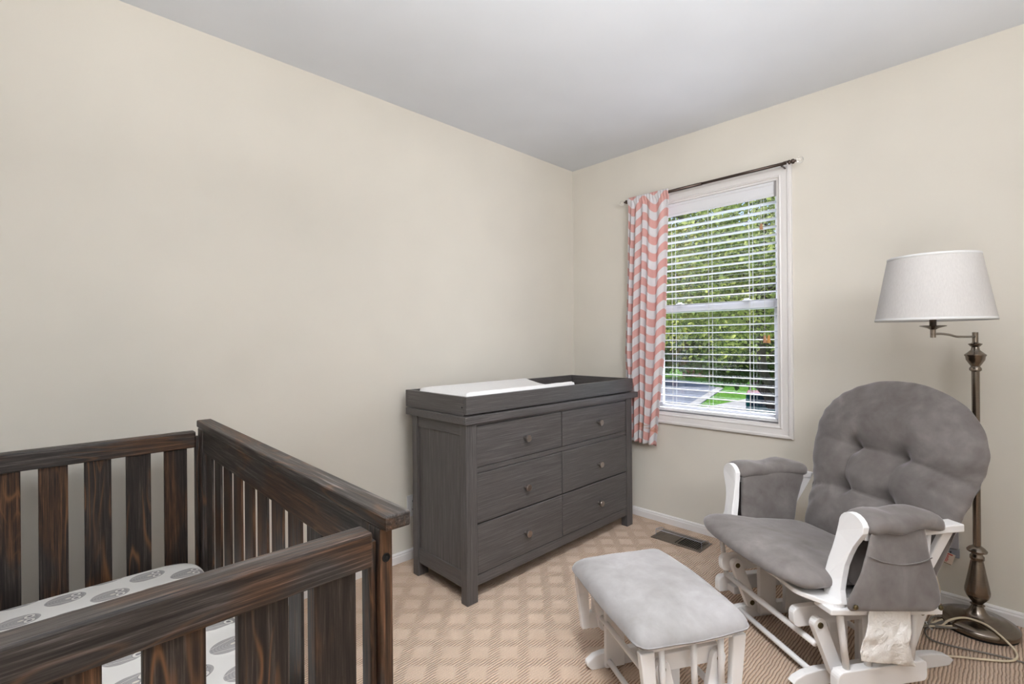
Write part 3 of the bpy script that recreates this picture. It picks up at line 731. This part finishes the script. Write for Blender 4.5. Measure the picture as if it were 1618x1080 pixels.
# crumpled paper tag hanging below the near arm cushion
def paper_tag():
    nu, nv = 26, 34; rnd = random.Random(4); vs = []
    L_ = [(.000, .345), (.012, .300), (.034, .231), (.040, .20), (.032, .172)]; Rr = [(-.165, .322), (-.155, .27), (-.132, .215), (-.150, .17), (-.172, .128)]
    for i in range(nv+1):
        t = i/nv*4; k_ = min(3, int(t)); e = t-k_
        a = Vector(L_[k_]).lerp(Vector(L_[k_+1]), e); b = Vector(Rr[k_]).lerp(Vector(Rr[k_+1]), e)
        for q in range(nu+1):
            p_ = a.lerp(b, q/nu); cr = .010*noise.noise(Vector((p_.x*22, p_.y*16, 3)))+.005*abs(noise.noise(Vector((p_.x*50, p_.y*34, 8))))
            bend = .012*math.sin(i/nv*3)
            vs.append((-(.350+cr+bend), p_.x, p_.y))
    fs = [(i*(nu+1)+q, i*(nu+1)+q+1, (i+1)*(nu+1)+q+1, (i+1)*(nu+1)+q) for i in range(nv) for q in range(nu)]
    me = bpy.data.meshes.new('paper_tag'); me.from_pydata(vs, [], fs); o = link('paper_tag', me, M_paper, G)
    me.polygons.foreach_set('use_smooth', [True]*len(me.polygons))
    so = o.modifiers.new('t', 'SOLIDIFY'); so.thickness = .0006; o['label'] = 'crumpled white paper tag'
paper_tag()
# ================================================================== OTTOMAN
Q = thing('glider_ottoman', 'white-framed gliding footstool with brightly lit suede cushion on the carpet', 'footstool', (1.415, .818, 0), R(61))
def q_(name, bm, mat=M_white, bevel=.003, parent=Q, **kw): return obj(name, bm, mat, parent, bevel=bevel, **kw)
for s in (-1, 1):
    def rng(a, b): return (min(s*a, s*b), max(s*a, s*b))
    a, b = rng(.176, .202); q_('foot', prism([(-.13, 0), (.13, 0), (.148, .018), (.146, .030), (.12, .048), (.09, .054), (-.09, .054), (-.12, .048), (-.146, .030), (-.148, .018)], 0, a, b))
    a, b = rng(.158, .176); q_('base_post', B((a, .010, .010), (b, .084, .285)))
    a, b = rng(.177, .196); q_('base_rail', prism(round_poly([(-.118, .232), (.118, .232), (.118, .282), (-.118, .282)], .018), 0, a, b))
    for sy in (1, -1):
        a, b = rng(.199, .217); L_ = q_('swing_link', link_bar((sy*.092, .256), (sy*.066, .140), .046, .02, 0, a, b), bevel=.002)
        for (y, z) in ((sy*.092, .256), (sy*.066, .140)):
            obj('bolt', lathe([(.008, 0), (.008, -.0022), (.005, -.003)], 16, (s*.199 if s > 0 else -.2168, y, z), axis=0), M_bolt, L_)
    a, b = rng(.218, .240); q_('lower_board', prism(round_poly([(-.122, .122), (.122, .122), (.122, .182), (-.122, .182)], .016), 0, a, b))
    for y in (-.090, -.002, .098): q_('spindle', tube([(s*.228, y, .178), (s*.222, y*1.03, .318)], .009, 12), bevel=0, smooth=True)
    for sy in (1, -1):
        bm = bmesh.new(); a, b = rng(.212, .234)
        prism([(sy*.118, .128), (sy*.150, .128), (sy*.172, .322), (sy*.128, .322)], 0, a, b, bm); q_('end_board', bm)
q_('deck', prism(round_poly([(-.228, -.160), (.228, -.160), (.228, .160), (-.228, .160)], .03), 2, .316, .329))
for y, z, ww in ((.080, .168, .219), (.072, .034, .178), (-.080, .168, .219), (-.072, .034, .178)): q_('cross_rod', tube([(-ww, y, z), (ww, y, z)], .0095, 14), bevel=0, smooth=True)
oo = resample(round_poly([(-.250, -.184), (0, -.196), (.250, -.184), (.258, 0), (.250, .184), (0, .192), (-.250, .184), (-.258, 0)], [.035, .05, .035, .05, .035, .05, .035, .05], 6), 110)
bm = cushion(oo, .062, .026, 26, 5, lambda x, y, sg: wob(x, y, .8)-(.010*(abs(x)/.25)**3 if sg > 0 else 0), .5)
for vv in bm.verts: vv.co.z += .347
q_('cushion', bm, M_suede_lit, bevel=0, smooth=True)
# ================================================================== FLOOR LAMP
LX, LYY = 2.700, .088
LP = thing('floor_lamp', 'bronze-nickel swing-arm floor lamp with cream drum shade by the wall', 'floor lamp', (LX, LYY, 0))
def lp(name, bm, mat=M_nickel, parent=LP, smooth=True, **kw):
    o = obj(name, bm, mat, parent, smooth=smooth, **kw); o.modifiers.new('s', 'EDGE_SPLIT').split_angle = R(40); return o
lp('base', lathe([(.118, .006), (.124, .010), (.124, .026), (.120, .031), (.112, .034), (.108, .037), (.095, .040), (.070, .044), (.062, .049), (.050, .051), (.036, .058), (.027, .070), (.020, .084), (.017, .092)], 64))
lp('base_pad', lathe([(.119, .0), (.119, .006)], 48), M_dark)
lp('vase_column', lathe([(.017, .090), (.023, .094), (.017, .098), (.017, .102), (.023, .110), (.034, .125), (.039, .140), (.0395, .152), (.034, .185), (.027, .225), (.021, .262), (.019, .272), (.0225, .278), (.0225, .290), (.018, .296), (.018, .302), (.031, .308), (.032, .314), (.024, .324), (.013, .332)], 40))
lp('pole', lathe([(.0125, .330), (.0125, 1.038)], 24))
lp('finial_column', lathe([(.0125, 1.036), (.019, 1.042), (.019, 1.050), (.014, 1.058), (.020, 1.068), (.029, 1.084), (.031, 1.098), (.034, 1.102), (.034, 1.105), (.026, 1.112), (.014, 1.124), (.012, 1.136), (.021, 1.146), (.022, 1.149), (.012, 1.153), (.0095, 1.155), (.0095, 1.196)], 36))
SX, SY = 2.392-LX, .192-LYY
arm = [(0, 0, 1.178), (SX*.2, SY*.2, 1.178), (SX*.45, SY*.45, 1.179), (SX*.62, SY*.62, 1.186), (SX*.8, SY*.8, 1.190), (SX, SY, 1.190)]
lp('swing_arm', tube(smooth_path(arm), .0045, 12), smooth=True)
lp('socket', lathe([(.0085, 1.176), (.0085, 1.206), (.012, 1.208), (.016, 1.211), (.040, 1.219), (.0395, 1.221), (.014, 1.216), (.0105, 1.222), (.0105, 1.262), (.014, 1.264), (.014, 1.30)], 30, (SX, SY, 0)))
bm = bmesh.new(); seg = 72
prof = [(.1745, 1.240), (.1755, 1.2405), (.1345, 1.479), (.1335, 1.479)]
rings = [[bm.verts.new((SX+rr*math.cos(2*math.pi*k_/seg), SY+rr*math.sin(2*math.pi*k_/seg), z)) for k_ in range(seg)] for rr, z in prof]
for i in range(4):
    for k_ in range(seg): bm.faces.new((rings[i][k_], rings[i][(k_+1) % seg], rings[(i+1) % 4][(k_+1) % seg], rings[(i+1) % 4][k_]))
sh = lp('lamp_shade', bm, M_shade)
for rr, r2, z0, z1 in ((.1758, .1745, 1.239, 1.2485), (.1361, .1348, 1.471, 1.480)):
    bm = bmesh.new(); P4 = [(rr, z0), (r2+.0006, z1), (r2-.003, z1), (rr-.003, z0)]
    rg = [[bm.verts.new((SX+a*math.cos(2*math.pi*k_/seg), SY+a*math.sin(2*math.pi*k_/seg), z)) for k_ in range(seg)] for a, z in P4]
    for i in range(4):
        for k_ in range(seg): bm.faces.new((rg[i][k_], rg[i][(k_+1) % seg], rg[(i+1) % 4][(k_+1) % seg], rg[(i+1) % 4][k_]))
    obj('trim_tape', bm, M_trimcloth, sh, smooth=True)
bm = bmesh.new(); 
for k_ in range(3):
    a = 2*math.pi*k_/3; tube([(SX, SY, 1.440), (SX+.134*math.cos(a), SY+.134*math.sin(a), 1.474)], .0016, 6, bm)
tube([(SX+.03, SY, 1.29), (SX+.055, SY, 1.36), (SX+.03, SY, 1.43), (SX, SY, 1.442), (SX-.03, SY, 1.43), (SX-.055, SY, 1.36), (SX-.03, SY, 1.29)], .0016, 6, bm)
obj('harp', bm, M_nickel, LP)
M_bulb = plain('frosted_bulb', (240, 238, 232), .3)
lp('bulb', lathe([(.013, 1.298), (.014, 1.315), (.026, 1.345), (.030, 1.365), (.026, 1.385), (.012, 1.398), (.002, 1.400)], 24, (SX, SY, 0)), M_bulb)
# ================================================================== OUTLETS, DEVICES, CORDS
def outlet_left():
    o = thing('wall_outlet', 'white wall outlet plate half hidden behind the dresser on the left wall', 'outlet', (1.425, LY-.0005, .285))
    obj('plate', B((-.036, -.006, -.058), (.036, 0, .058)), M_vinyl, o, bevel=.002)
    for z in (-.022, .022):
        s_ = obj('socket', lathe([(.016, -.0061), (.016, -.0085), (.015, -.009)], 24, (0, 0, z), axis=1), M_vinyl, o)
        bm = bmesh.new()
        for x in (-.006, .006): box(bm, (x-.0012, -.0096, z-.002), (x+.0012, -.0088, z+.007))
        obj('slot', bm, M_dark, s_)
outlet_left()
def outlet_right():
    y0, z0 = .200, .290
    o = thing('wall_outlet', 'wall outlet behind the floor lamp pole with grey adapters plugged in', 'outlet', (WX-.0005, y0, z0))
    obj('plate', B((-.006, -.036, -.058), (0, .036, .058)), M_vinyl, o, bevel=.002)
    a = thing('power_adapter', 'grey plug-in adapter box with blue print on the outlet behind the lamp', 'adapter', (WX-.0065, .184, .302))
    obj('body', B((-.030, -.036, -.040), (0, .036, .040)), plain('light_grey_plastic', (168, 166, 172), .5), a, bevel=.004)
    bm = bmesh.new()
    for k_, (yy, zz, ww) in enumerate(((.004, .010, .020), (-.002, .006, .014), (.003, -.001, .010), (-.004, -.006, .008))):
        box(bm, (-.0308, yy-ww/2, zz-.0016), (-.0300, yy+ww/2, zz+.0016))
    obj('blue_print', bm, plain('blue_print_ink', (40, 60, 110), .6), a)
    obj('orange_top', B((-.029, -.034, .0402), (-.001, .034, .050)), plain('orange_plastic', (206, 62, 30), .5), a, bevel=.002)
    b = thing('plug_box', 'small grey plug box directly beneath the adapter with blue print', 'adapter', (WX-.0065, .172, .242))
    obj('body', B((-.024, -.026, -.019), (0, .036, .018)), plain('mid_grey_plastic', (140, 142, 150), .5), b, bevel=.003)
    bm = bmesh.new(); 
    for yy in (.0, .012): box(bm, (-.0246, yy, -.002), (-.024, yy+.004, .006))
    obj('print', bm, M_dark, b)
    t = thing('warning_tag', 'white paper warning tag with dense red print hanging below the adapters', 'tag', (WX-.052, .198, .250), R(4))
    Mt = Matrix.Rotation(R(16), 4, 'X')
    obj('card', box(bmesh.new(), (-.0008, -.042, -.044), (0, .040, .002), Mt), plain('off_white_card', (226, 206, 190), .7), t)
    obj('card', box(bmesh.new(), (.0002, -.040, -.048), (.006, .040, -.002), Mt), plain('tan_card', (150, 134, 112), .8), t)
    bm = bmesh.new(); rnd = random.Random(2)
    box(bm, (-.0012, -.034, -.006), (-.0008, .036, -.001), Mt)
    for k_ in range(10):
        y = -.028+rnd.random()*.006; z = -.010-.0032*k_
        while y < .034:
            w_ = .003+rnd.random()*.007; box(bm, (-.0011, y, z-.0010), (-.0008, min(.036, y+w_), z+.0010), Mt); y += w_+.0012
    obj('red_print', bm, plain('red_print_ink', (196, 66, 66), .7), t)
    return y0
outlet_right()
M_beige = plain('beige_cord_rubber', (206, 190, 164), .6); M_greyc = plain('grey_cord_rubber', (120, 112, 104), .6)
pc = thing('electric_cord', 'beige electric cord with yellow plug looping over the lamp base and carpet', 'cord', (2.60, .20, 0))
def rel(P, o=(2.60, .20, 0)): return [tuple(Vector(p_)-Vector(o)) for p_ in P]
obj('cable', tube(smooth_path(rel([(2.775, .240, .195), (2.765, .228, .165), (2.752, .214, .125), (2.735, .206, .085), (2.700, .222, .045), (2.640, .222, .012), (2.585, .218, .010), (2.575, .190, .016), (2.60, .165, .040), (2.64, .120, .050), (2.63, .060, .050), (2.585, .005, .030), (2.545, -.020, .012), (2.49, -.005, .008), (2.43, .065, .008), (2.37, .150, .008), (2.30, .22, .008), (2.24, .28, .008)]), 8), .0038, 10), M_beige, pc, smooth=True)
obj('plug', tube(rel([(2.800, .248, .222), (2.776, .240, .196)]), [.011, .008], 12), plain('yellow_plug', (214, 186, 40), .5), pc, smooth=True)
c2 = thing('coiled_cord', 'grey and beige cord coiled and tied beside the lamp base', 'cord', (2.55, .22, 0))
bm = bmesh.new(); rnd = random.Random(7)
def loopy(cx, cy, a, b, ang, z, bm, n=22, r_=.0034):
    P = []
    for k_ in range(n+1):
        t = 2*math.pi*k_/n; x = a*(1-math.cos(t)); y = b*math.sin(t)*math.sin(t/2)
        P.append((cx+x*math.cos(ang)-y*math.sin(ang), cy+x*math.sin(ang)+y*math.cos(ang), z+.012*abs(math.sin(t/2))))
    tube(smooth_path(rel(P, (2.55, .22, 0)), 3), r_, 8, bm)
for (a, b, ang, z) in ((.055, .030, R(-45), .006), (.070, .022, R(-55), .010), (.045, .026, R(-25), .014), (.045, .025, R(120), .006), (.050, .030, R(140), .012), (.040, .02, R(100), .016)): loopy(2.555, .225, a, b, ang, z, bm)
obj('loops', bm, M_greyc, c2, smooth=True)
bm = bmesh.new(); 
for (a, b, ang, z) in ((.062, .028, R(-38), .010), (.050, .022, R(130), .010)): loopy(2.553, .222, a, b, ang, z, bm)
obj('loops', bm, M_beige, c2, smooth=True)
obj('cable', tube(smooth_path(rel([(2.555, .222, .010), (2.50, .232, .008), (2.455, .215, .007), (2.45, .18, .006), (2.47, .11, .006), (2.50, .03, .006), (2.515, -.05, .006), (2.53, -.20, .006)], (2.55, .22, 0)), 6), .0032, 8), M_greyc, c2, smooth=True)
obj('twist_tie', tube(rel([(2.553+.010*math.cos(t), .224+.010*math.sin(t), .012+.012*math.sin(t)) for t in [k_*math.pi/6 for k_ in range(13)]], (2.55, .22, 0)), .0016, 6), M_cord, c2)
# ================================================================== FLOOR VENT
V0 = Vector((2.65, 1.33, 0)); va = 0
vt = thing('floor_vent', 'brown metal floor register with black slots under a clear deflector', 'vent', V0, R(0))
# lies parallel to the window wall: length along y
M_vent = nickel('brown_register_metal', (158, 146, 134), .5)
bm = bmesh.new(); hl, hw = .152, .080
for a, b in (((-hw, -hl, 0), (-hw+.020, hl, .005)), ((hw-.020, -hl, 0), (hw, hl, .005)), ((-hw+.020, -hl, 0), (hw-.020, -hl+.022, .005)), ((-hw+.020, hl-.022, 0), (hw-.020, hl, .005)), ((-hw+.020, -.006, 0), (hw-.020, .006, .005))): box(bm, a, b)
obj('frame', bm, M_vent, vt, bevel=.002)
obj('duct', B((-hw+.018, -hl+.02, .0004), (hw-.018, hl-.02, .0010)), M_dark, vt)
k_ = -hl+.028
while k_ < hl-.026:
    if abs(k_) > .008:
        open_ = k_ < 0
        obj('louver', box(bmesh.new(), (-hw+.020, -.0012 if open_ else -.0056, 0), (hw-.020, .0012 if open_ else .0056, .0022), Matrix.Translation((0, k_, .0018)) @ Matrix.Rotation(R(0), 4, 'X')), M_vent, vt)
    k_ += .0118
dv = thing('vent_deflector', 'clear plastic air deflector curved over the brown floor register', 'deflector', V0+Vector((0, 0, .0055)), 0)
hl2, hw2 = .140, .062
pts = [(-hw2-.006, 0), (-hw2, .0), (-hw2+.0, .0)]
arc = [(hw2-.0 - .100*(1-math.cos(t)), .036*math.sin(t)) for t in [R(x_) for x_ in range(0, 91, 10)]]
bm = prism([(a, b) for a, b in arc]+[(a-.001, b-.0015) for a, b in arc[::-1]], 1, -hl2, hl2)
obj('hood', bm, M_plastic, dv)
for y in (-hl2, hl2):
    obj('end_wall', prism([(hw2, 0)]+arc[1:]+[(arc[-1][0], 0)], 1, y-.0008, y+.0008), M_plastic, dv)
bm = bmesh.new(); tube([(arc[-1][0], -hl2, arc[-1][1]), (arc[-1][0], hl2, arc[-1][1])], .0014, 6, bm)
for y in (-hl2, hl2): tube([(a, y, b) for a, b in arc]+[(arc[-1][0], y, 0.001)], .0012, 6, bm)
obj('rim', bm, M_plasticedge, dv)
# ================================================================== OUTDOORS
GZ = -2.7
def flat(name, pts, z, mat, kind=None, label=None, cat=None, th=.05):
    o = obj(name, prism(pts, 2, GZ+z-th, GZ+z), mat)
    if kind: o['kind'] = kind
    return tag(o, label, cat)
def nm(name, c1, c2, sc, rough=.9):
    k = N(name); ve = k.coord(); k.l(k.ramp(k.noise(ve, sc, 4), [(.3, srgb(c1)), (.7, srgb(c2))]), k.b.inputs['Base Color']); k.set(Roughness=rough, Specular_IOR_Level=.15); return k.m
M_grass = nm('lawn_grass', (58, 96, 26), (104, 150, 50), 3)
M_asph = nm('road_asphalt', (106, 108, 116), (134, 136, 144), 2)
M_conc = nm('pale_concrete', (158, 153, 148), (178, 172, 167), 2)
o = flat('lawn', [(3.2, -30), (90, -30), (90, 70), (3.2, 70)], 0, M_grass, 'structure')
flat('road', [(12, 9.05), (24.2, 12.20), (37.7, 15.85), (41, 19), (44, 26), (44, 45), (12, 45)], .03, M_asph, None, 'grey asphalt road seen through the lower window', 'road')
flat('sidewalk', [(12, 8.20), (24.25, 11.55), (26.64, 12.31), (37.1, 15.09), (37.7, 15.80), (26.65, 12.86), (24.29, 12.17), (12, 9.0)], .06, M_conc, None, 'pale concrete sidewalk between the road and the green lawn', 'sidewalk')
flat('driveway', [(12, 2.0), (36, 6.0), (35.75, 11.2), (32.4, 11.42), (26.67, 11.70), (24.4, 11.5), (12, 8.15)], .045, M_conc, None, 'pale concrete driveway under the parked teal car', 'driveway')
# parked car
def car():
    Cc = thing('parked_car', 'teal sedan parked outside below the window', 'car', (22.7, 7.25, GZ+.045), R(18))
    body = [(-2.2, .35), (-2.15, .75), (-1.3, .95), (-.75, 1.42), (.75, 1.45), (1.45, .98), (2.15, .88), (2.25, .35)]
    M_car = plain('teal_car_paint', (44, 116, 110), .2, Coat_Weight=.6); M_gl = plain('dark_car_glass', (52, 70, 84), .08)
    obj('body', prism(round_poly(body, .12, 4), 1, -.88, .88), M_car, Cc, bevel=.08, seg=3)
    bm = prism([(-1.18, .96), (-.70, 1.36), (.70, 1.38), (1.30, .98)], 1, -.895, .895); obj('side_windows', bm, M_gl, Cc)
    bm = prism([(-1.33, .97), (-.80, 1.41), (-.76, 1.41), (-1.27, .97)], 1, -.74, .74); obj('windshield', bm, M_gl, Cc)
    for x in (-1.4, 1.4):
        for y in (-.80, .80): obj('wheel', lathe([(.2, y-.09), (.33, y-.09), (.33, y+.09), (.2, y+.09)], 24, (x, 0, .33), axis=1), M_dark, Cc)
car()
# red-brick house beyond the trees
Hh = thing('brick_house', 'house with a faded red roof glimpsed between tree branches', 'house', (52, 17.5, GZ), R(20))
obj('wall', B((-4, -7, 0), (4, 7, 3.2)), nm('brown_brick', (104, 78, 68), (126, 98, 86), 2), Hh)
obj('roof', prism([(-4.6, 3.2), (4.6, 3.2), (0, 6.0)], 1, -7.5, 7.5), nm('faded_red_shingle', (196, 112, 104), (220, 140, 130), 3), Hh)
for y in (-4, 0, 4): obj('window', B((-4.06, y-.6, 1.2), (-3.98, y+.6, 2.3)), plain('dark_house_glass', (60, 66, 76), .2), Hh)
def leaf_mat(name, a, b):
    k = N(name); oi = k.n('ShaderNodeObjectInfo'); ve = k.coord(); f = k.noise(ve, 2.2, 2); g2 = k.noise(ve, 17, 1)
    c = k.ramp(k.math('ADD', k.math('MULTIPLY', f, .5), k.math('MULTIPLY', g2, .5)), [(.36, srgb(a)), (.64, srgb(b))])
    k.l(c, k.b.inputs['Base Color']); k.set(Roughness=.5, Specular_IOR_Level=.35)
    tl = k.n('ShaderNodeBsdfTranslucent'); k.l(c, tl.inputs[0]); mx = k.n('ShaderNodeMixShader'); mx.inputs[0].default_value = .3
    k.l(k.b.outputs[0], mx.inputs[1]); k.l(tl.outputs[0], mx.inputs[2]); k.l(mx.outputs[0], k.out.inputs[0]); return k.m
M_leaf = leaf_mat('maple_leaves', (88, 110, 50), (206, 208, 112))
M_leaf2 = leaf_mat('dark_leaves', (60, 86, 46), (112, 136, 70))
M_bark = nm('tree_bark', (62, 52, 46), (96, 84, 76), 8)
def tree(name, label, loc, rad, zc, nclu, per, size, mat, seed, trunk, group='trees outside the window'):
    T = thing(name, label, 'tree', loc); T['group'] = group; rs = np.random.RandomState(seed)
    d = rs.normal(size=(nclu, 3)); d /= np.linalg.norm(d, axis=1)[:, None]; cl = d*(rs.uniform(.12, 1, nclu)**.45)[:, None]*np.array(rad) + np.array([0, 0, zc])
    P = np.repeat(cl, per, 0)+rs.normal(size=(nclu*per, 3))*np.array([.30, .30, .22])
    n = len(P); nr = rs.normal(size=(n, 3))+np.array([-.5, -.1, .9]); nr /= np.linalg.norm(nr, axis=1)[:, None]
    t = np.cross(nr, rs.normal(size=(n, 3))); t /= np.linalg.norm(t, axis=1)[:, None]; b = np.cross(nr, t)
    sz = size*rs.uniform(.7, 1.3, n)[:, None]
    V = np.stack([P-t*sz, P-b*sz*.55+nr*sz*.12, P+t*sz, P+b*sz*.55+nr*sz*.12], 1).reshape(-1, 3)
    F = np.arange(n*4).reshape(-1, 4)
    me = bpy.data.meshes.new('foliage'); me.from_pydata(V.tolist(), [], F.tolist()); link('foliage', me, mat, T)
    bm = tube(smooth_path([(0, -.95, 0), (0, -.75, zc*.26), (0, -.15, zc*.40), (0, .15, zc*.52), (0, .1, zc)], 4), trunk, 10); obj('trunk', bm, M_bark, T, smooth=True)
    bm = bmesh.new()
    for k_ in range(0, nclu, max(1, nclu//26)):
        c_ = cl[k_]; s0 = Vector((0, 0, max(.4*zc, min(zc, c_[2]-abs(c_[1])*.5)))); mid = s0.lerp(Vector(c_), .5)+Vector((0, 0, .2))
        tube(smooth_path([s0, mid, tuple(c_)], 4), [trunk*.35]*5+[trunk*.2]*4, 6, bm) if False else tube(smooth_path([s0, mid, tuple(c_)], 4), trunk*.25, 6, bm)
    obj('branches', bm, M_bark, T)
tree('maple_tree', 'large sunlit leafy tree filling the upper window view', (12.0, 3.85, GZ), (3.2, 4.1, 3.3), 6.65, 620, 100, .056, M_leaf, 3, .10)
tree('shade_tree', 'darker leafy tree standing farther behind the large sunlit tree', (21.5, 7.6, GZ), (3.6, 5.4, 3.5), 5.35, 640, 90, .11, M_leaf2, 5, .22)
tree('shade_tree', 'distant dark tree beside the red-roofed house beyond the road', (38, 23, GZ), (4.5, 6, 4.2), 4.9, 420, 80, .16, M_leaf2, 8, .3)
